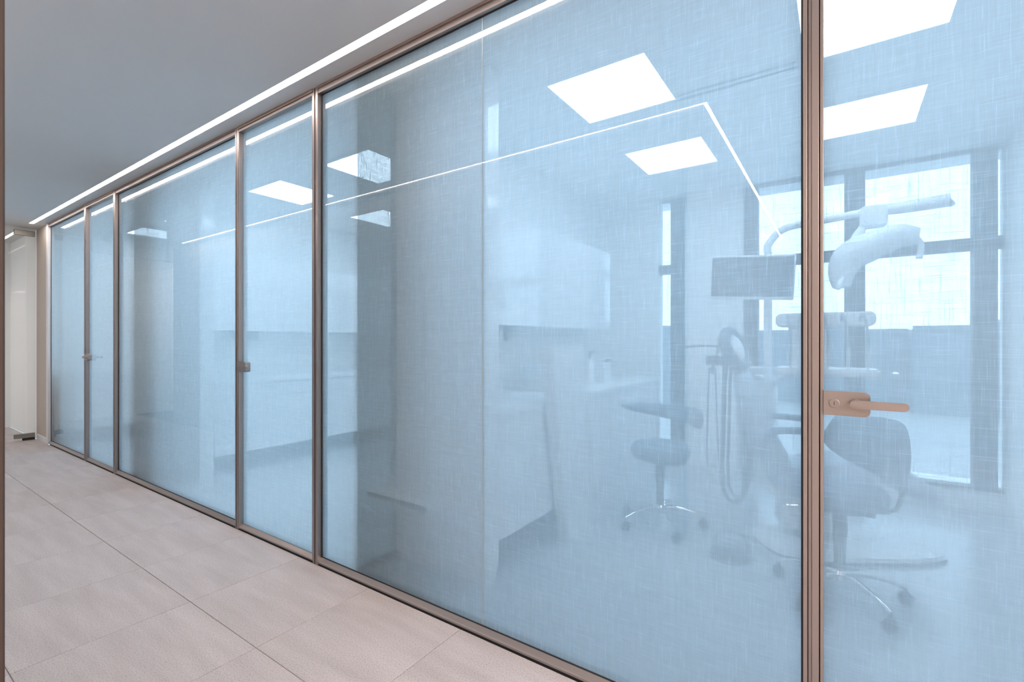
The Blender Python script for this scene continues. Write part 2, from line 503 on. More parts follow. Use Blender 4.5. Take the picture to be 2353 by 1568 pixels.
# window walls
def window_wall(dx, n0, label):
    X = lambda v: v + dx
    w = B()
    box(w, X(-2.07), X(-1.50), YB, YB + 0.12, 0, H)
    box(w, X(-1.25), X(-0.72), YB, YB + 0.12, 0, H)
    box(w, X(-1.50), X(-1.25), YB, YB + 0.12, 0, 0.15)
    box(w, X(-0.72), X(0.97), YB, YB + 0.12, 0, 0.15)
    tag(obj('wall_window', w, M_WALL), label, 'building', kind='structure')
    yf0, yf1 = YB - 0.02, YB + 0.08
    def win(name, label, verts, xs_, z0=0.15, top=H - 0.002):
        t = thing(name, (X(xs_[0]), YB, z0), label, 'window', kind='structure')
        for a, b in verts: bx('mullion', M_WINF, t, X(a), X(b), yf0, yf1, z0, top)
        bx('transom', M_WINF, t, X(xs_[0]), X(xs_[1]), yf0, yf1, 1.91, 1.995)
        bx('sill_rail', M_WINF, t, X(xs_[0]), X(xs_[1]), yf0, yf1, z0, z0 + 0.022)
        bx('head_rail', M_WINF, t, X(xs_[0]), X(xs_[1]), yf0, yf1, H - 0.012, H)
        bx('pane', M_CLEAR, t, X(xs_[0]), X(xs_[1]), YB + 0.03, YB + 0.042, z0 + 0.022, 1.91)
        bx('pane', M_CLEAR, t, X(xs_[0]), X(xs_[1]), YB + 0.03, YB + 0.042, 1.995, H - 0.012)
    win('window_%d' % n0, 'narrow tall window strip left of the white pier' if dx == 0 else 'narrow tall window strip of a farther room', [(-1.38, -1.25)], (-1.50, -1.25))
    win('window_%d' % (n0 + 1), 'wide floor-length window with dark grey mullions behind the dental chair' if dx == 0 else 'wide floor-length window of a farther room',
        [(-0.72, -0.607), (0.03, 0.169), (0.803, 0.933)], (-0.72, 0.97))
window_wall(0.0, 11, 'white pier and plinth of the near window wall')
window_wall(-3.17, 13, 'white pier and plinth of the middle window wall')
window_wall(-6.30, 15, 'white pier and plinth of the far window wall')

# ================================================================== GLASS PARTITION
ZB, ZT = 0.036, H - 0.038
YF, YR = -0.032, 0.028
GY0, GY1 = -0.010, 0.002

def film_quad(x0, x1, z0, z1, y):
    bm = B()
    vs = [bm.verts.new(p) for p in ((x0, y, z0), (x1, y, z0), (x1, y, z1), (x0, y, z1))]
    bm.faces.new(vs)
    return bm

def fixed(name, x0, x1, label, seams=()):
    t = thing(name, (x0, 0, 0), label, 'partition', kind='structure')
    fr = B()
    obj('bottom_rail', prism(B(), [(YF, 0.008), (YR, 0.008), (YR, ZB), (GY0 - 0.004, ZB), (YF + 0.004, 0.020), (YF, 0.016)], 'x', x0, x1), M_BRONZE, t)
    bx('top_rail', M_BRONZE, t, x0, x1, YF, YR, ZT, H - 0.012, bevel=0.0015)
    bx('ceiling_channel', M_BRONZED, t, x0, x1, YF - 0.006, YR, H - 0.012, H)
    cuts = [x0 + 0.002] + list(seams) + [x1 - 0.002]
    for a, b in zip(cuts[:-1], cuts[1:]):
        a2 = a + (0.0012 if a in seams else 0); b2 = b - (0.0012 if b in seams else 0)
        p = bx('pane', M_GLASS, t, a2, b2, GY0, GY1, ZB - 0.004, ZT + 0.004)
        obj('film', film_quad(a2, b2, ZB - 0.003, ZT + 0.003, (GY0 + GY1) / 2), M_FILM, p)
    for xm in (x0, x1 - 0.006):
        bx('glazing_bead', M_GASKET, t, xm, xm + 0.006, GY0 - 0.003, GY0 + 0.001, ZB, ZT)
    bx('glazing_bead', M_GASKET, t, x0, x1, GY0 - 0.003, GY0 + 0.001, ZB, ZB + 0.004)
    bx('glazing_bead', M_GASKET, t, x0, x1, GY0 - 0.003, GY0 + 0.001, ZT - 0.004, ZT)
    for s in seams:
        bx('joint', M_JOINT, t, s - 0.0012, s + 0.0012, GY0 + 0.001, GY1 - 0.001, ZB, ZT)
    return t

def post(n, x0, x1, label):
    """upright of stepped bronze profiles with dark shadow gaps"""
    t = thing('trim_%d' % n, (x0, 0, 0), label, 'trim', kind='structure')
    w = x1 - x0
    a = x0 + w * .27; b = x0 + w * .55
    bx('outer_profile', M_BRONZE, t, x0, a, YF - 0.004, YR, 0.0, H - 0.001, bevel=0.0012)
    bx('shadow_gap', M_GASKET, t, a, a + 0.0016, YF + 0.006, YR - 0.002, 0.0, H - 0.001)
    bx('stepped_profile', M_BRONZE, t, a + 0.0016, b, YF + 0.004, YR, 0.0, H - 0.001, bevel=0.0012)
    bx('door_stop', M_BRONZE, t, b, x1, YF - 0.004, YR, 0.0, H - 0.001, bevel=0.0012)
    return t

def leaf(name, x0, x1, label):
    """framed glass door leaf with lock plate and lever at its left"""
    t = thing(name, (x0, 0, 0), label, 'door', kind='structure')
    s = 0.0078
    bx('drop_seal', M_GASKET, t, x0 + 0.014, x1 - 0.01, YF + 0.012, YR - 0.012, 0.006, 0.012)
    y0, y1 = YF - 0.002, YR - 0.006
    bx('seal', M_GASKET, t, x0, x0 + 0.0025, y0 + 0.010, y1, 0.01, H - 0.02)
    bx('stile', M_BRONZE, t, x0 + 0.0025, x0 + 0.0025 + s, y0, y1, 0.01, H - 0.02, bevel=0.001)
    bx('stile', M_BRONZE, t, x1 - s, x1, y0, y1, 0.01, H - 0.02, bevel=0.001)
    obj('bottom_rail', prism(B(), [(y0, 0.010), (y1, 0.010), (y1, 0.034), (GY0 - 0.004, 0.034), (y0 + 0.004, 0.021), (y0, 0.017)], 'x', x0 + 0.0025 + s, x1 - s), M_BRONZE, t)
    bx('top_rail', M_BRONZE, t, x0 + 0.0025 + s, x1 - s, y0, y1, ZT + 0.002, H - 0.02, bevel=0.001)
    bx('ceiling_channel', M_BRONZED, t, x0, x1, YF - 0.006, YR, H - 0.018, H)
    p = bx('pane', M_GLASS, t, x0 + 0.005, x1 - 0.004, GY0, GY1, 0.03, ZT + 0.006)
    obj('film', film_quad(x0 + 0.006, x1 - 0.005, 0.031, ZT + 0.005, (GY0 + GY1) / 2), M_FILM, p)
    # lock plate, cylinder, lever on the corridor side
    px0, px1 = x0 + 0.0105, x0 + 0.1135
    pl = obj('lock_plate', prism(B(), rrect(px0, px1, 1.039, 1.104, 0.014, corners=(1, 0, 0, 1)), 'y', YF - 0.012, GY0 - 0.0005, bevel=0.001), M_BRONZE, t, smooth=True)
    cyl = B()
    mt = Matrix.Rotation(R(90), 3, 'X')
    lathe(cyl, [(0.0125, 0.0), (0.0125, 0.003), (0.0108, 0.0035), (0.0108, 0.0022), (0.0100, 0.0022), (0.0100, 0.004), (0.0, 0.004)], (x0 + 0.035, YF - 0.0115, 1.072), 24, mt)
    co = obj('lock_cylinder', cyl, M_BRONZE, pl, smooth=True)
    bx('keyhole', M_GASKET, pl, x0 + 0.0343, x0 + 0.0357, YF - 0.0162, YF - 0.014, 1.067, 1.077)
    lv = B()
    lathe(lv, [(0.0125, 0.0), (0.0125, 0.026)], (x0 + 0.081, YF - 0.011, 1.0745), 20, mt)
    prism(lv, rrect(x0 + 0.0688, x0 + 0.189, 1.064, 1.0852, 0.0105, n=8), 'y', YF - 0.047, YF - 0.033, bevel=0.0012)
    obj('lever', lv, M_BRONZE, pl, smooth=True, angle=22)
    return t

fixed('window_1', -7.83, -6.465, 'farthest fixed pane of the frosted partition, at the corridor end')
fixed('window_2', -5.555, -3.300, 'wide fixed pane of the frosted partition between the two farther doors')
fixed('window_3', -2.380, -0.085, 'largest frosted pane of the partition, nearest, with a vertical butt joint', seams=(-1.246,))
leaf('door_1', -6.430, -5.602, 'farthest frosted glass door in the partition')
leaf('door_2', -3.265, -2.427, 'middle frosted glass door in the partition')
leaf('door_3', -0.0475, 0.775, 'nearest frosted glass door with large lever handle, at the right edge')
post(2, -6.465, -6.430, 'bronze upright on the latch side of the farthest door')
post(3, -5.600, -5.555, 'bronze upright on the hinge side of the farthest door')
post(4, -3.300, -3.265, 'bronze upright on the latch side of the middle door')
post(5, -2.425, -2.380, 'bronze upright on the hinge side of the middle door')
post(6, -0.085, -0.0475, 'thick bronze upright beside the nearest door handle')
post(7, 0.777, 0.830, 'bronze upright on the hinge side of the nearest door, outside the picture')
bx('trim_8', M_SATIN, None, -7.90, -7.83, YF - 0.008, 0.05, 0.0, H, bevel=0.003)
tag(bpy.data.objects['trim_8'], 'pale end post where the partition meets the beige wall', 'trim', kind='structure')

# frosted glass fins that close the gap between partition and dividing walls
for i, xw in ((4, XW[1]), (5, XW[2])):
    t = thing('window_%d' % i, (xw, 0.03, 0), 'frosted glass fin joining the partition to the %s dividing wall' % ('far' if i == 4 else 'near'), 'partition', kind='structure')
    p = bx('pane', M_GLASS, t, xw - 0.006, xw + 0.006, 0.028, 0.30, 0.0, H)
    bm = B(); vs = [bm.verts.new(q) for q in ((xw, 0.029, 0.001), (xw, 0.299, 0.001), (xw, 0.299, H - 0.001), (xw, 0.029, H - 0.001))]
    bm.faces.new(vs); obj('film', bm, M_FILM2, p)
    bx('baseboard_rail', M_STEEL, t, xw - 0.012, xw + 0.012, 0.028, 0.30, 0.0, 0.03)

# ================================================================== CEILING PANELS
def panel(x, y, label):
    t = thing('ceiling_light', (x + .27, y + .27, H), label, 'light', 'square ceiling light panels')
    bx('diffuser', E_PANEL if x > -2 else E_PANEL2, t, x, x + 0.54, y, y + 0.54, H - 0.010, H - 0.005)
    f = B()
    for a in ((x - .018, x + .558, y - .018, y), (x - .018, x + .558, y + .54, y + .558), (x - .018, x, y, y + .54), (x + .54, x + .558, y, y + .54)):
        box(f, *a, H - 0.014, H + 0.001)
    box(f, x, x + .54, y, y + .54, H - 0.004, H + 0.001)
    obj('frame', f, M_SATIN, t)
panel(-1.322, 0.665, 'glowing square ceiling panel, large one left of the bronze upright in the nearest room')
panel(-0.145, 0.665, 'glowing square ceiling panel at the top of the nearest door, cut by the frame')
panel(-1.322, 1.815, 'smaller glowing square ceiling panel above the monitor, rear left of the nearest room')
panel(-0.145, 1.815, 'smaller glowing square ceiling panel seen through the nearest door, rear right')
panel(-4.550, 0.675, 'glowing square ceiling panel seen through the middle door')
panel(-3.375, 0.675, 'glowing square ceiling panel cut by the glass fin, right of the middle door')
panel(-4.550, 1.805, 'dim square ceiling panel seen low through the near glass fin')
panel(-3.375, 1.805, 'square ceiling panel of the middle room, rear right, hidden behind the dividing wall')
panel(-7.600, 0.660, 'square ceiling panel of the far room, left')
panel(-6.520, 0.675, 'square ceiling panel of the far room, seen faintly beside the far glass fin')
panel(-6.520, 1.805, 'square ceiling panel of the far room, rear')

v = thing('slot_vent', (-0.46, 1.2, H), 'narrow double air slot in the ceiling between the front and rear light panels', 'vent')
fb_ = B(); box(fb_, -0.80, -0.17, 1.155, 1.275, H - 0.006, H + 0.001)
obj('frame', fb_, M_SATIN, v)
for yy in (1.175, 1.230):
    bx('slot', M_GREYP, v, -0.79, -0.18, yy, yy + 0.022, H - 0.0075, H - 0.0055)

# ================================================================== CABINETRY
def unit(name, label, cat, x0, x1, y0, y1, z0, z1, rows, cols, front_mat, group=None, gap=0.003, handle=None):
    """wall-hung cabinet: carcass and a grid of fronts facing +X"""
    t = thing(name, (x0, y0, z0), label, cat, group)
    bx('body', M_SATIN, t, x0, x1 - 0.019, y0, y1, z0, z1)
    hz = z0
    tot = sum(rows)
    for r_ in rows:
        h = (z1 - z0) * r_ / tot
        for c in range(cols):
            wy = (y1 - y0) / cols
            nm = 'drawer_front' if (len(rows) > 1) else 'door'
            bx(nm, front_mat, t, x1 - 0.019, x1, y0 + c * wy + gap / 2, y0 + (c + 1) * wy - gap / 2, hz + gap / 2, hz + h - gap / 2, bevel=0.001)
        hz += h
    return t

def worktop(label, x0, x1, y0, y1, z, m=None):
    o = obj('worktop', box(B(), x0, x1, y0, y1, z, z + 0.035, bevel=0.003), m or M_SATIN, base=(x0, y0, z))
    return tag(o, label, 'worktop')

def plinth(label, x0, x1, y0, y1, z1):
    o = obj('plinth', box(B(), x0, x1, y0, y1, 0.0, z1), M_KICK, base=(x0, y0, 0))
    return tag(o, label, 'plinth')

XA = -1.47
xw = XW[2] + 0.0525
tall = thing('tall_cabinet', (xw, 0.30, 0), 'tall white narrow cabinet standing against the glass fin, nearest room', 'cabinet')
bx('side_panel', M_SATIN, tall, xw, XA, 0.302, 0.320, 0.0, H - 0.005)
bx('body', M_SATIN, tall, xw, XA - 0.02, 0.320, 0.418, 0.0, H - 0.005)
bx('door', M_LACQ, tall, XA - 0.02, XA, 0.322, 0.416, 0.06, H - 0.01, bevel=0.001)
bench = thing('bench_shelf', (xw, 0.09, 0.40), 'thin white shelf seat jutting low from the tall cabinet behind the largest pane', 'shelf')
bx('seat_board', M_SATIN, bench, XW[2] + 0.0065, -1.67, 0.09, 0.3015, 0.402, 0.424, bevel=0.002)
bx('shade_band', M_GREYP, bench, XW[2] + 0.0065, -1.67, 0.0875, 0.0900, 0.400, 0.425)  # grey strip painted in for the shadow below the seat board
bx('wall_bracket', M_STEEL, bench, -1.95, -1.92, 0.20, 0.3015, 0.36, 0.402)

plinth('dark plinth block standing in for the shadow under the hung washbasin cabinet', xw, XA - 0.28, 0.42, 1.36, 0.19)  # cabinet hangs free; its shadow is put in as a dark block
unit('base_cabinet', 'white hung washbasin cabinet right of the tall cabinet, nearest room', 'cabinet', xw, XA, 0.42, 1.36, 0.19, 0.835, (3, 1), 1, M_LACQ)
worktop('white worktop over the hung washbasin cabinet beside the slanted panel', xw, XA + 0.012, 0.42, 1.36, 0.836)
unit('wall_cabinet', 'glossy white wall cabinet over the washbasin, mirroring the windows', 'cabinet', xw, -1.75, 0.42, 1.10, 1.34, 2.05, (1,), 1, M_LACQ)
unit('wall_cabinet', 'glossy white wall cabinet nearest the window wall', 'cabinet', xw, -1.75, 1.10, 1.85, 1.34, 2.05, (1,), 1, M_LACQ)
unit('wall_cabinet', 'glossy white double-door wall cabinet in the middle of the row', 'cabinet', xw, -1.75, 1.85, 2.55, 1.34, 2.05, (1,), 2, M_LACQ)
# leaning tower panel
sl = B()
prism(sl, [(1.02, 0.0), (1.375, 0.0), (1.20, 1.21), (0.80, 1.21)], 'x', -1.455, -1.375, bevel=0.003)
slant = obj('divider_panel', sl, M_SATIN, base=(-1.415, 1.2, 0)); tag(slant, 'white slanted divider panel between washbasin cabinet and drawer run', 'divider')

XD = -1.385
o = obj('plinth', box(B(), xw, -1.425, 1.40, 2.81, 0.0, 0.234), M_SATIN, base=(xw, 1.42, 0)); tag(o, 'white filler plinth added to brighten the gap under the long drawer run', 'plinth')  # drawers hang free; white block added to lighten the dark cavity
for k, (a, b) in enumerate(((1.38, 1.86), (1.86, 2.34), (2.34, 2.82))):
    unit('drawer_cabinet', 'white hung drawer cabinet, ' + ('beside the slanted divider panel', 'middle one of the drawer run', 'behind the saddle stool near the window')[k], 'cabinet', xw, XD, a, b, 0.235, 0.862, (1.3, 1, 0.7), 1, M_LACQ)
worktop('long white worktop over the drawer run by the window', xw, XD + 0.012, 1.38, 2.83, 0.863)

# small things on the worktops
def lotion(loc, label):
    t = thing('pump_bottle', loc, label, 'bottle')
    x, y, z = loc
    obj('body', lathe(B(), [(0.030, z), (0.036, z + 0.01), (0.036, z + 0.16), (0.028, z + 0.19), (0.014, z + 0.20)], (x, y, 0), 20), M_LACQ, t, smooth=True)
    pb = B(); lathe(pb, [(0.009, z + 0.20), (0.009, z + 0.235), (0.012, z + 0.235), (0.012, z + 0.25)], (x, y, 0), 14)
    box(pb, x - 0.008, x + 0.05, y - 0.008, y + 0.008, z + 0.25, z + 0.262, bevel=0.002)
    obj('pump', pb, M_GREYP, t, smooth=True)
ZW = 0.899
lotion((-1.66, 1.92, ZW), 'white pump bottle on the drawer-run worktop left of the dispenser box')
t = thing('dispenser_box', (-1.70, 2.20, ZW), 'pale grey dispenser box with dark slot on the drawer-run worktop', 'dispenser')
bx('body', M_SATIN, t, -1.78, -1.62, 2.12, 2.26, ZW, ZW + 0.20, bevel=0.006)
bx('slot', M_DARK, t, -1.63, -1.617, 2.13, 2.25, ZW + 0.165, ZW + 0.19)
t = thing('towel_box', (-1.72, 1.60, ZW), 'tall white towel box standing against the slanted divider panel', 'box')
bx('body', M_LACQ, t, -1.90, -1.60, 1.44, 1.62, ZW, ZW + 0.27, bevel=0.008)
bx('opening', M_DARK, t, -1.602, -1.597, 1.58, 1.605, ZW + 0.04, ZW + 0.11)
t = thing('soap_dispenser', (-1.85, 0.75, 1.34), 'small grey dispenser hung under the washbasin wall cabinet', 'dispenser')
bx('body', M_GREYP, t, -1.92, -1.80, 0.60, 0.80, 1.25, 1.34, bevel=0.01)
bx('spout', M_DARK, t, -1.80, -1.77, 0.68, 0.72, 1.255, 1.275)
t = thing('cup_dispenser', (-1.85, 1.0, 1.34), 'small dark cup dispenser under the washbasin wall cabinet, nearest the divider panel', 'dispenser')
bx('holder', M_GREYP, t, -1.88, -1.80, 0.98, 1.06, 1.31, 1.34, bevel=0.004)
obj('cup', lathe(B(), [(0.022, 1.24), (0.030, 1.31)], (-1.84, 1.02, 0), 16), M_GREYP, t, smooth=True)
# tap
t = thing('tap', (-1.95, 0.78, 0.871), 'chrome swan-neck tap over the hung washbasin cabinet', 'tap')
obj('spout', tube(B(), [(-1.97, 0.78, 0.871), (-1.97, 0.78, 1.05), (-1.93, 0.78, 1.11), (-1.86, 0.78, 1.09), (-1.84, 0.78, 1.04)], 0.011, 10, 6), M_CHROME, t, smooth=True)
bx('lever', M_CHROME, t, -1.975, -1.965, 0.79, 0.85, 0.92, 0.935, bevel=0.003)

# middle and far rooms: the same furniture along their left walls
for (dx, who) in ((-3.17, 'middle'),):
    x0 = XW[1 if dx > -4 else 0] + 0.05; xa = XA + dx
    tc = thing('tall_cabinet', (x0, 0.30, 0), 'tall white narrow cabinet in the %s room, behind its frosted pane' % who, 'cabinet')
    bx('side_panel', M_SATIN, tc, x0, xa, 0.302, 0.320, 0.0, H - 0.005)
    bx('body', M_SATIN, tc, x0, xa - 0.02, 0.320, 0.418, 0.0, H - 0.005)
    bx('door', M_LACQ, tc, xa - 0.02, xa, 0.322, 0.416, 0.06, H - 0.01, bevel=0.001)
    plinth('dark recessed plinth under the %s room cabinets' % who, x0, xa - 0.28, 0.42, 2.82, 0.19)
    for k, (a, b) in enumerate(((0.42, 1.02), (1.02, 1.62), (1.62, 2.22), (2.22, 2.82))):
        unit('base_cabinet', 'white hung base cabinet of the %s room, %s from the tall cabinet' % (who, ('first', 'second', 'third', 'fourth')[k]), 'cabinet',
             x0, xa, a, b, 0.19, 0.835, (1.6, 1, 0.7), 1, M_LACQ)
    worktop('long white worktop of the %s room' % who, x0, xa + 0.012, 0.42, 2.82, 0.836)
    for k, (a, b) in enumerate(((0.42, 1.22), (1.22, 2.02), (2.02, 2.82))):
        unit('wall_cabinet', 'glossy white wall cabinet of the %s room, %s from the tall cabinet' % (who, ('first', 'second', 'third')[k]), 'cabinet',
             x0, XA + dx - 0.28, a, b, 1.34, 2.05, (1,), 1, M_LACQ)
    t = thing('soap_dispenser', (x0 + .2, 0.9, 1.34), 'grey dispenser hung under the %s room wall cabinets' % who, 'dispenser')
    bx('body', M_GREYP, t, x0 + 0.18, x0 + 0.30, 0.72, 0.98, 1.25, 1.34, bevel=0.01)
    bx('spout', M_DARK, t, x0 + 0.30, x0 + 0.33, 0.84, 0.88, 1.255, 1.275)

xl = XW[0] + 0.0525
plinth('dark recessed plinth under the far room cabinets', xl, -7.62, 0.14, 2.82, 0.19)
for k, (a, b) in enumerate(((0.12, 1.02), (1.02, 1.92), (1.92, 2.82))):
    unit('base_cabinet', 'white hung base cabinet of the far room, %s from the glass' % ('first', 'second', 'third')[k], 'cabinet',
         xl, -7.45, a, b, 0.19, 0.835, (1.6, 1, 0.7), 1, M_LACQ)
worktop('long white worktop of the far room', xl, -7.44, 0.12, 2.82, 0.836)

# ================================================================== STOOLS
def stool(loc, label, seat_z, back_dir, back_span, back_r, back_z, back_h, tip, rot):
    X, Y = loc
    t = thing('operator_stool', (X, Y, 0), label, 'stool', 'operator stools')
    n = 32
    sb = B()
    zt, zb = seat_z
    lathe(sb, [(0.02, zb), (0.158, zb), (0.178, zb + 0.008), (0.190, zb + 0.025), (0.194, (zt + zb) / 2), (0.190, zt - 0.028), (0.176, zt - 0.010), (0.150, zt - 0.002), (0.05, zt), (0.001, zt)], (X, Y, 0), n)
    obj('seat', sb, M_UPH, t, smooth=True, angle=70)
    mb = B(); box(mb, X - 0.07, X + 0.07, Y - 0.07, Y + 0.07, zb - 0.035, zb, bevel=0.006)
    box(mb, X + 0.02, X + 0.14, Y + 0.02, Y + 0.12, zb - 0.055, zb - 0.005, bevel=0.008)
    me = obj('tilt_mechanism', mb, M_DARK, t, smooth=True)
    tube_b = tube(B(), [(X - 0.04, Y - 0.02, zb - 0.02), (X - 0.20, Y - 0.08, zb - 0.025), (X - 0.235, Y - 0.09, zb - 0.05)], 0.006, 8, 5)
    obj('lever', tube_b, M_CHROME, t, smooth=True)
    gb = B(); lathe(gb, [(0.030, 0.30), (0.030, zb - 0.03)], (X, Y, 0), 18)
    obj('upper_column', gb, M_DARK, t, smooth=True)
    gb = B(); lathe(gb, [(0.025, 0.11), (0.025, 0.30)], (X, Y, 0), 18)
    obj('gas_column', gb, M_STEEL, t, smooth=True)
    hb = B(); lathe(hb, [(0.030, 0.085), (0.045, 0.095), (0.045, 0.125), (0.032, 0.14)], (X, Y, 0), 20)
    obj('hub', hb, M_CHROME, t, smooth=True)
    for k in range(5):
        a = rot + 2 * PI * k / 5
        d = Vector((math.cos(a), math.sin(a), 0))
        p = lambda r, z: (X + d.x * r, Y + d.y * r, z)
        lg = obj('leg', tube(B(), [p(0.03, 0.115), p(0.10, 0.122), p(0.20, 0.105), p(0.275, 0.078)], lambda s: (0.018 - 0.006 * s, 0.013 - 0.004 * s), 10, 5, up=(0, 0, 1)), M_CHROME, t, smooth=True)
        cb_ = B()
        mm = Matrix.Rotation(a + PI / 2 + 0.5, 3, 'Z') @ Matrix.Rotation(R(90), 3, 'Y')
        for s in (-1, 1):
            o = mm @ Vector((0, 0, s * 0.014))
            lathe(cb_, [(0.020, -0.008), (0.027, -0.005), (0.027, 0.005), (0.020, 0.008)], (X + d.x * .275 + o.x, Y + d.y * .275 + o.y, 0.0275), 16, mm)
        tube(cb_, [p(0.275, 0.03), p(0.275, 0.082)], 0.008, 8)
        obj('castor', cb_, M_DARK, lg, smooth=True)
    # crescent back and arm rest: one end thins out into an arm pad
    def rad(s):
        e = math.sin(PI * min(max(s, 0.015), 0.985)) ** 0.42
        k = 1.0 if tip == 0 else 1.0 - 0.62 * max(0.0, s - 0.25) / 0.75
        return (back_h * k * (0.25 + 0.75 * e), 0.032 * (0.45 + 0.55 * e))
    pts = []
    N = 26
    for i in range(N + 1):
        s = i / N
        a = back_dir + back_span * (s - 0.5) * 2
        pts.append((X + back_r * math.cos(a), Y + back_r * math.sin(a), back_z + 0.85 * (back_h - rad(s)[0]) + tip * s ** 3))
    br = B(); tube(br, pts, rad, 16, 0, up=(0, 0, 1))
    obj('backrest', br, M_UPH, t, smooth=True, angle=70)
    d = Vector((math.cos(back_dir), math.sin(back_dir), 0))
    q = lambda r, z: (X + d.x * r, Y + d.y * r, z)
    obj('back_bar', tube(B(), [q(0.06, zb - 0.02), q(back_r - 0.03, zb - 0.03), q(back_r + 0.028, zb + 0.03), q(back_r + 0.028, back_z)], 0.011, 8, 6), M_STEEL, t, smooth=True)
    return t
stool((-1.00, 1.62), 'saddle stool with slate seat and chrome star base left of the dental unit', (0.555, 0.455), R(80), R(108), 0.245, 0.715, 0.075, 0.02, R(20))
stool((0.0, 1.20), 'slate stool with high back and chrome star base behind the nearest bronze upright', (0.555, 0.455), R(25), R(78), 0.235, 0.715, 0.150, 0.0, R(22))

# ================================================================== DENTAL CHAIR
CX, CY = -0.12, 1.98
ch = thing('dental_chair', (CX, CY, 0), 'grey-blue upholstered dental chair in front of the wide window', 'dental chair')
def rotz(p, a, c):
    dx, dy = p[0] - c[0], p[1] - c[1]
    return (c[0] + dx * math.cos(a) - dy * math.sin(a), c[1] + dx * math.sin(a) + dy * math.cos(a))
ANG = R(14)
def L3(u, v, z):
    p = rotz((CX + u, CY + v), ANG, (CX, CY)); return (p[0], p[1], z)
# base plate: long rounded plate on the floor
bp = B()
out = []
for k in range(40):
    a = 2 * PI * k / 40
    e = 0.6
    u = 0.50 * math.copysign(abs(math.cos(a)) ** e, math.cos(a)); v = 0.27 * math.copysign(abs(math.sin(a)) ** e, math.sin(a))
    p = rotz((0.02 + u, 1.93 + v), R(32), (0.02, 1.93)); out.append(p)
prism(bp, out, 'z', 0.0, 0.032, bevel=0.014)
obj('base_plate', bp, M_SATIN, ch, smooth=True)
def blob(bm, spine, widths, heights, n=14, e=0.55):
    """upholstered pad: superellipse sections along a spine in chair coordinates (u, z)"""
    rings = []
    m = len(spine)
    for i in range(m):
        u, z = spine[i]
        u0, z0 = spine[max(i - 1, 0)]; u1, z1 = spine[min(i + 1, m - 1)]
        tx, tz = u1 - u0, z1 - z0
        l = math.hypot(tx, tz) or 1; tx /= l; tz /= l
        ring = []
        for k in range(n * 2):
            a = PI * k / n
            c_, s_ = math.cos(a), math.sin(a)
            v = widths[i] * math.copysign(abs(c_) ** e, c_); h = heights[i] * math.copysign(abs(s_) ** e, s_)
            ring.append(bm.verts.new(L3(u - tz * h, v, z + tx * h)))
        rings.append(ring)
    ring_faces(bm, rings)
    return bm
sp = [(-0.43, 1.03), (-0.42, 0.97), (-0.37, 0.80), (-0.31, 0.62), (-0.25, 0.50), (-0.20, 0.44)]
obj('backrest', blob(B(), sp, [0.16, 0.22, 0.26, 0.27, 0.25, 0.21], [0.04, 0.06, 0.07, 0.08, 0.08, 0.05]), M_UPH2, ch, smooth=True, angle=80)
sp = [(-0.26, 0.40), (-0.18, 0.385), (0.0, 0.41), (0.20, 0.47), (0.26, 0.48)]
obj('seat', blob(B(), sp, [0.21, 0.26, 0.27, 0.26, 0.22], [0.06, 0.085, 0.085, 0.08, 0.06]), M_UPH2, ch, smooth=True, angle=80)
sp = [(0.25, 0.50), (0.30, 0.485), (0.42, 0.42), (0.52, 0.36), (0.55, 0.34)]
obj('leg_rest', blob(B(), sp, [0.20, 0.24, 0.24, 0.22, 0.18], [0.05, 0.07, 0.065, 0.055, 0.03]), M_UPH2, ch, smooth=True, angle=80)
# headrest: dished pad with a dark rim
hp = L3(-0.47, 0.0, 1.19)
hm = Matrix.Rotation(ANG, 3, 'Z') @ Matrix.Rotation(R(66), 3, 'Y') @ Matrix.Rotation(R(25), 3, 'X')
hb = B(); lathe(hb, [(0.02, -0.05), (0.13, -0.045), (0.155, -0.01), (0.15, 0.025), (0.125, 0.035), (0.11, 0.022), (0.001, 0.010)], hp, 28, hm)
hr = obj('headrest', hb, M_UPH, ch, smooth=True, angle=60)
hc = B(); lathe(hc, [(0.001, 0.030), (0.07, 0.028), (0.095, 0.014), (0.10, 0.005)], hp, 24, hm)
obj('head_cushion', hc, M_SATIN, hr, smooth=True)
obj('headrest_bar', tube(B(), [L3(-0.41, 0, 0.92), L3(-0.49, 0, 1.08), L3(-0.50, 0, 1.17)], 0.018, 10, 4), M_STEEL, ch, smooth=True)
# underframe and lifting column
obj('lift_column', prism(B(), [L3(-0.22, -0.11, 0)[:2], L3(0.14, -0.11, 0)[:2], L3(0.14, 0.11, 0)[:2], L3(-0.22, 0.11, 0)[:2]], 'z', 0.06, 0.33, bevel=0.02), M_SATIN, ch, smooth=True)
obj('seat_frame', prism(B(), [L3(-0.30, -0.20, 0)[:2], L3(0.24, -0.20, 0)[:2], L3(0.24, 0.20, 0)[:2], L3(-0.30, 0.20, 0)[:2]], 'z', 0.29, 0.345, bevel=0.015), M_SATIN, ch, smooth=True)
for s in (-1, 1):
    obj('armrest', tube(B(), [L3(-0.33, s * 0.27, 0.62), L3(-0.28, s * 0.285, 0.70), L3(-0.10, s * 0.285, 0.71), L3(0.04, s * 0.275, 0.69)], lambda q: (0.022, 0.028), 12, 5, up=(0, 0, 1)), M_UPH, ch, smooth=True)

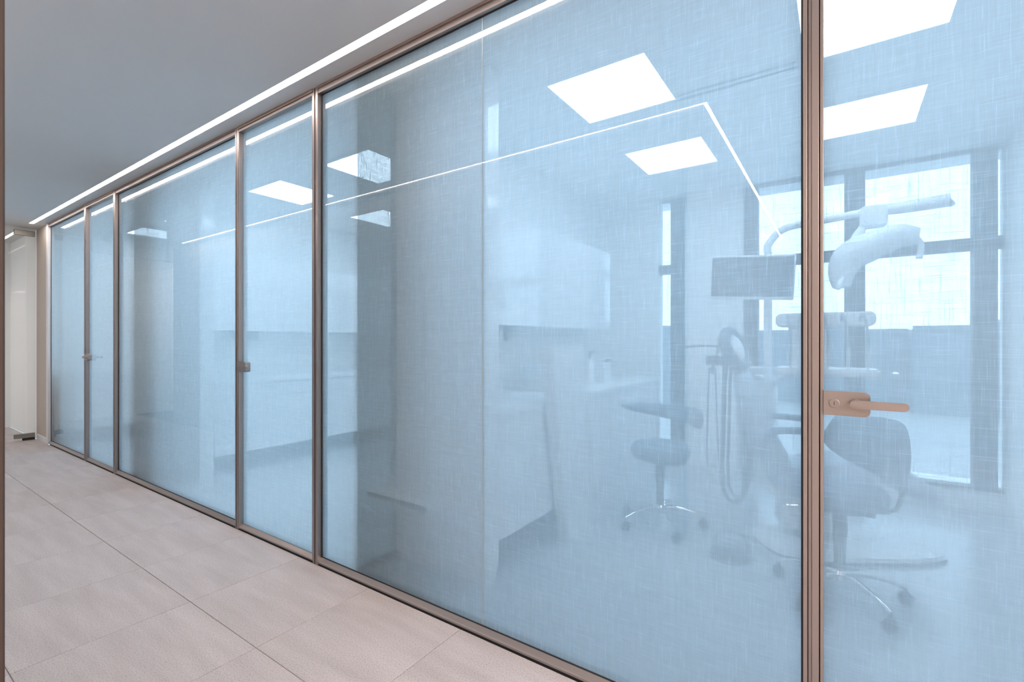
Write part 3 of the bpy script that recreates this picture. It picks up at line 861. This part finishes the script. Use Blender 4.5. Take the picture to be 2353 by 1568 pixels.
# ================================================================== DENTAL UNIT (cuspidor column, post, suction arm, delivery head)
UX, UY = -0.50, 2.38
du = thing('dental_unit', (UX, UY, 0), 'white dental treatment unit with post and hanging suction hoses behind the chair', 'dental unit')
ub = B(); prism(ub, rrect(UX - 0.14, UX + 0.12, UY - 0.12, UY + 0.14, 0.05), 'z', 0.20, 0.98, bevel=0.03)
obj('column', ub, M_SATIN, du, smooth=True)
obj('support_bracket', prism(B(), [(UX - 0.06, UY - 0.10), (UX + 0.06, UY - 0.04), L3(0.06, 0.113, 0)[:2], L3(-0.14, 0.113, 0)[:2]], 'z', 0.21, 0.28, bevel=0.008), M_SATIN, du, smooth=True)
bw = B(); lathe(bw, [(0.02, 0.98), (0.05, 0.985), (0.11, 1.02), (0.125, 1.05), (0.115, 1.05), (0.06, 1.005), (0.001, 1.0)], (UX - 0.06, UY - 0.10, 0), 24)
obj('spittoon_bowl', bw, M_LACQ, du, smooth=True)
obj('post', tube(B(), [(UX + 0.06, UY + 0.02, 0.96), (UX + 0.06, UY + 0.02, 1.90)], 0.028, 14), M_SATIN, du, smooth=True)
obj('monitor_bracket', tube(B(), [(UX + 0.06, UY + 0.02, 1.70), (UX + 0.02, UY - 0.05, 1.70), (UX - 0.015, UY - 0.085, 1.70)], 0.02, 10), M_SATIN, du, smooth=True)
# suction arm to the left with holder and hoses
ar = obj('suction_arm', tube(B(), [(UX - 0.05, UY, 0.94), (UX - 0.14, UY - 0.12, 1.06), (UX - 0.19, UY - 0.16, 1.06)], 0.018, 10, 4), M_SATIN, du, smooth=True)
hb = B(); prism(hb, rrect(UX - 0.34, UX - 0.08, UY - 0.21, UY - 0.11, 0.03), 'z', 1.06, 1.13, bevel=0.012)
obj('instrument_holder', hb, M_GREYP, du, smooth=True)
obj('tray_bar', tube(B(), [(UX - 0.50, UY - 0.16, 1.195), (UX - 0.36, UY - 0.16, 1.205), (UX - 0.20, UY - 0.16, 1.185), (UX - 0.14, UY - 0.16, 1.12)], 0.009, 8, 4), M_GREYP, du, smooth=True)
for (tx, ty, z0, z1, lx) in ((-0.27, -0.16, 1.00, 1.31, 0.075), (-0.19, -0.155, 0.98, 1.20, 0.02), (-0.115, -0.155, 0.98, 1.19, 0.03)):
    hp_ = obj('handpiece', tube(B(), [(UX + tx - lx * .4, UY + ty, z0), (UX + tx + lx * .3, UY + ty, (z0 + z1) / 2 + .04), (UX + tx + lx, UY + ty, z1)], lambda s: 0.013 - 0.007 * s, 10, 4), M_STEEL, du, smooth=True)
def loop(x0, z0, x1, z1, zb, r, yo=-0.155):
    xm0 = x0 + (0.012 if x1 > x0 else -0.012); xm1 = x1 + (-0.006 if x1 > x0 else 0.006)
    return tube(B(), [(UX + x0, UY + yo, z0), (UX + x0 - 0.012, UY + yo, (z0 + zb) / 2), (UX + x0 - 0.012, UY + yo - .01, zb + abs(x1 - x0) * .8),
                      (UX + (x0 + x1) / 2, UY + yo - .012, zb), (UX + x1 + 0.012, UY + yo - .01, zb + abs(x1 - x0) * .8), (UX + x1, UY + yo, (z0 + zb) / 2), (UX + x1 - .01, UY + yo, z1)], r, 9, 7)
obj('hose', loop(-0.315, 1.04, -0.262, 1.04, 0.30, 0.006), M_HOSE, du, smooth=True)
obj('hose', loop(-0.205, 1.06, -0.085, 1.06, 0.06, 0.017), M_HOSE, du, smooth=True)
obj('hose', loop(-0.165, 1.06, -0.06, 0.85, 0.10, 0.011), M_HOSE, du, smooth=True)

# monitor
mo = thing('monitor', (UX - 0.03, UY - 0.15, 1.70), 'wide dark monitor on the dental unit post, turned to the chair', 'monitor')
mq = B()
box(mq, -0.275, 0.275, -0.018, 0.018, -0.16, 0.16, bevel=0.008)
mr = Matrix.Translation((UX - 0.03, UY - 0.15, 1.70)) @ Matrix.Rotation(R(10), 4, 'Z') @ Matrix.Rotation(R(2.5), 4, 'Y') @ Matrix.Rotation(R(8), 4, 'X')
for v in mq.verts: v.co = mr @ v.co
obj('casing', mq, M_SATIN, mo, smooth=True)
mq = B(); box(mq, -0.262, 0.262, -0.021, -0.0175, -0.135, 0.147)
for v in mq.verts: v.co = mr @ v.co
obj('screen', mq, M_SCREEN, mo)
mq = B(); box(mq, -0.06, 0.06, 0.015, 0.035, -0.05, 0.05, bevel=0.004)
for v in mq.verts: v.co = mr @ v.co
obj('mount_plate', mq, M_GREYP, mo)

# operating lamp on its swing arm
lx, ly = UX + 0.06, UY + 0.02
la = thing('operating_lamp', (lx, ly, 1.902), 'white operating lamp on a long swing arm in front of the window', 'lamp')
obj('swing_arm', tube(B(), [(lx, ly, 1.904), (lx, ly, 1.95), (lx + 0.06, ly, 2.03), (lx + 0.14, ly, 2.07), (lx + 0.30, ly, 2.085), (lx + 0.60, ly, 2.11)], 0.026, 12, 6), M_SATIN, la, smooth=True)
ab = B(); prism(ab, rrect(lx + 0.55, lx + 0.70, 2.00, 2.14, 0.03), 'y', ly - 0.05, ly + 0.05, bevel=0.01)
obj('elbow_joint', ab, M_SATIN, la, smooth=True)
obj('balance_arm', tube(B(), [(lx + 0.62, ly, 2.11), (lx + 0.78, ly, 2.11), (lx + 0.98, ly, 2.12), (lx + 1.0, ly, 2.12)], lambda s: (0.035 + 0.022 * s, 0.035 + 0.01 * s), 12, 5), M_SATIN, la, smooth=True)
obj('drop_arm', tube(B(), [(lx + 0.60, ly, 2.05), (lx + 0.54, ly - 0.03, 1.96), (lx + 0.50, ly - 0.06, 1.88)], 0.026, 12, 4), M_SATIN, la, smooth=True)
hd = tube(B(), [(lx + 0.45, ly - 0.08, 1.60), (lx + 0.45, ly - 0.08, 1.70), (lx + 0.49, ly - 0.08, 1.80), (lx + 0.60, ly - 0.08, 1.86), (lx + 0.74, ly - 0.08, 1.91), (lx + 0.85, ly - 0.08, 1.90)],
          lambda s: (0.030 + 0.055 * math.sin(PI * min(1, s * 0.95 + .05)), 0.05 + 0.05 * math.sin(PI * s)), 14, 5)
obj('lamp_head', hd, M_SATIN, la, smooth=True, angle=80)
obj('handle', tube(B(), [(lx + 0.83, ly - 0.08, 1.90), (lx + 0.86, ly - 0.08, 1.84), (lx + 0.85, ly - 0.08, 1.76)], 0.018, 10, 4), M_SATIN, la, smooth=True)
obj('handle', tube(B(), [(lx + 0.46, ly - 0.14, 1.66), (lx + 0.44, ly - 0.20, 1.62), (lx + 0.43, ly - 0.22, 1.58)], 0.014, 10, 4), M_SATIN, la, smooth=True)

# delivery head with hanging instruments
DX, DY = -0.08, 1.92
de = thing('instrument_tray', (DX, DY, 1.05), 'white instrument delivery head with whip hoses over the dental chair', 'instrument tray')
tb = B(); prism(tb, rrect(DX - 0.26, DX + 0.27, DY - 0.16, DY + 0.14, 0.06), 'z', 1.03, 1.075, bevel=0.012)
obj('tray', tb, M_SATIN, de, smooth=True)
hb = B(); prism(hb, rrect(DX - 0.27, DX + 0.26, 1.33, 1.42, 0.035), 'y', DY + 0.06, DY + 0.15, bevel=0.012)
obj('whip_housing', hb, M_SATIN, de, smooth=True)
obj('riser', prism(B(), rrect(DX - 0.20, DX + 0.02, DY + 0.08, DY + 0.13, 0.02), 'z', 1.07, 1.35, bevel=0.004), M_SATIN, de, smooth=True)
obj('support_arm', tube(B(), [(DX - 0.14, DY + 0.05, 1.05), (DX - 0.22, DY + 0.22, 1.0), (UX + 0.09, UY - 0.148, 0.93)], 0.025, 10, 4), M_SATIN, de, smooth=True)
for k in range(5):
    x = DX - 0.20 + 0.095 * k
    obj('whip_hose', tube(B(), [(x, DY + 0.08, 1.36), (x + 0.01, DY - 0.06, 1.40), (x + 0.03, DY - 0.15, 1.30), (x + 0.035, DY - 0.17, 1.18)], 0.007, 8, 6), M_HOSE, de, smooth=True)
    ip = obj('handpiece', tube(B(), [(x + 0.035, DY - 0.17, 1.20), (x + 0.035, DY - 0.165, 1.13), (x + 0.03, DY - 0.14, 1.07)], lambda s: 0.011 - 0.004 * s, 10, 4), M_CHROME, de, smooth=True)
obj('tray_handle', tube(B(), [(DX + 0.24, DY - 0.10, 1.05), (DX + 0.34, DY - 0.10, 1.05), (DX + 0.34, DY + 0.06, 1.05), (DX + 0.24, DY + 0.06, 1.05)], 0.009, 8, 4), M_CHROME, de, smooth=True)

# foot control
FX, FY = -0.52, 1.36
fc = thing('foot_control', (FX, FY, 0), 'round grey foot control with wire handle on the floor left of the chair base', 'pedal')
fb = B(); lathe(fb, [(0.10, 0.0), (0.105, 0.012), (0.098, 0.03), (0.05, 0.04), (0.001, 0.042)], (FX, FY, 0), 28)
obj('body', fb, M_GREYP, fc, smooth=True)
fb = B(); lathe(fb, [(0.055, 0.038), (0.055, 0.052), (0.001, 0.056)], (FX, FY - 0.02, 0), 20)
obj('pedal_disc', fb, M_STEEL, fc, smooth=True)
obj('wire_handle', tube(B(), [(FX - 0.09, FY + 0.03, 0.02), (FX - 0.07, FY + 0.06, 0.11), (FX + 0.06, FY + 0.08, 0.11), (FX + 0.09, FY + 0.03, 0.02)], 0.008, 8, 5), M_GREYP, fc, smooth=True)

# ================================================================== ADDED FILL LIGHT (unseen panels right of the camera brighten the corridor)
for k, (x, y) in enumerate(((2.45, -2.3), (2.45, -4.3))):
    t = thing('ceiling_light', (x, y, H), 'added unseen fill panel on the lobby ceiling right of the viewpoint, ' + ('nearer the glass' if k == 0 else 'farther back'), 'light')
    bx('diffuser', E_LOBBY_FILL, t, x - 0.5, x + 0.5, y - 0.7, y + 0.7, H - 0.012, H - 0.006)
    bx('frame', M_SATIN, t, x - 0.52, x + 0.52, y - 0.72, y + 0.72, H - 0.005, H + 0.002)

# ================================================================== OUTSIDE
struct('ground', M_ROOF, 'pale flat roofs and streets far below the windows', -140, 140, YB + 2.0, 320, -6.3, -6.0)
o = obj('window_ledge', box(B(), -9.0, 1.4, YB + 0.125, YB + 0.60, -0.05, 0.10), M_LEDGE, base=(-4, YB + .3, -0.05))
tag(o, 'pale outside ledge running along the foot of the windows', 'ledge', kind='structure')
def house(x0, x1, y0, y1, z1, label):
    t = thing('building', ((x0 + x1) / 2, y0, -6), label, 'building')
    bx('wall_block', M_BLDG, t, x0, x1, y0, y1, -6.0, z1)
    bx('parapet', M_BLDG, t, x0, x1, y0 - .2, y0 + .3, z1 - 0.1, z1 + 0.35)
    bx('roof_hut', M_BLDG, t, x0 + (x1 - x0) * .6, x0 + (x1 - x0) * .75, y0 + 1, y0 + 4, z1, z1 + 0.9)
house(6.0, 17.0, 60, 75, 2.4, 'low dark building on the skyline right of the lamp arm')
house(17.02, 26.0, 58, 72, 3.0, 'taller dark building on the skyline at the right')
house(26.02, 40.0, 58.5, 78, 2.2, 'low dark building at the right end of the skyline')
house(-14.0, 5.98, 64, 78, 2.2, 'long dark building behind the dental chair on the skyline')
house(-34.0, -15.0, 55, 68, 2.7, 'dark building seen through the narrow window strip')
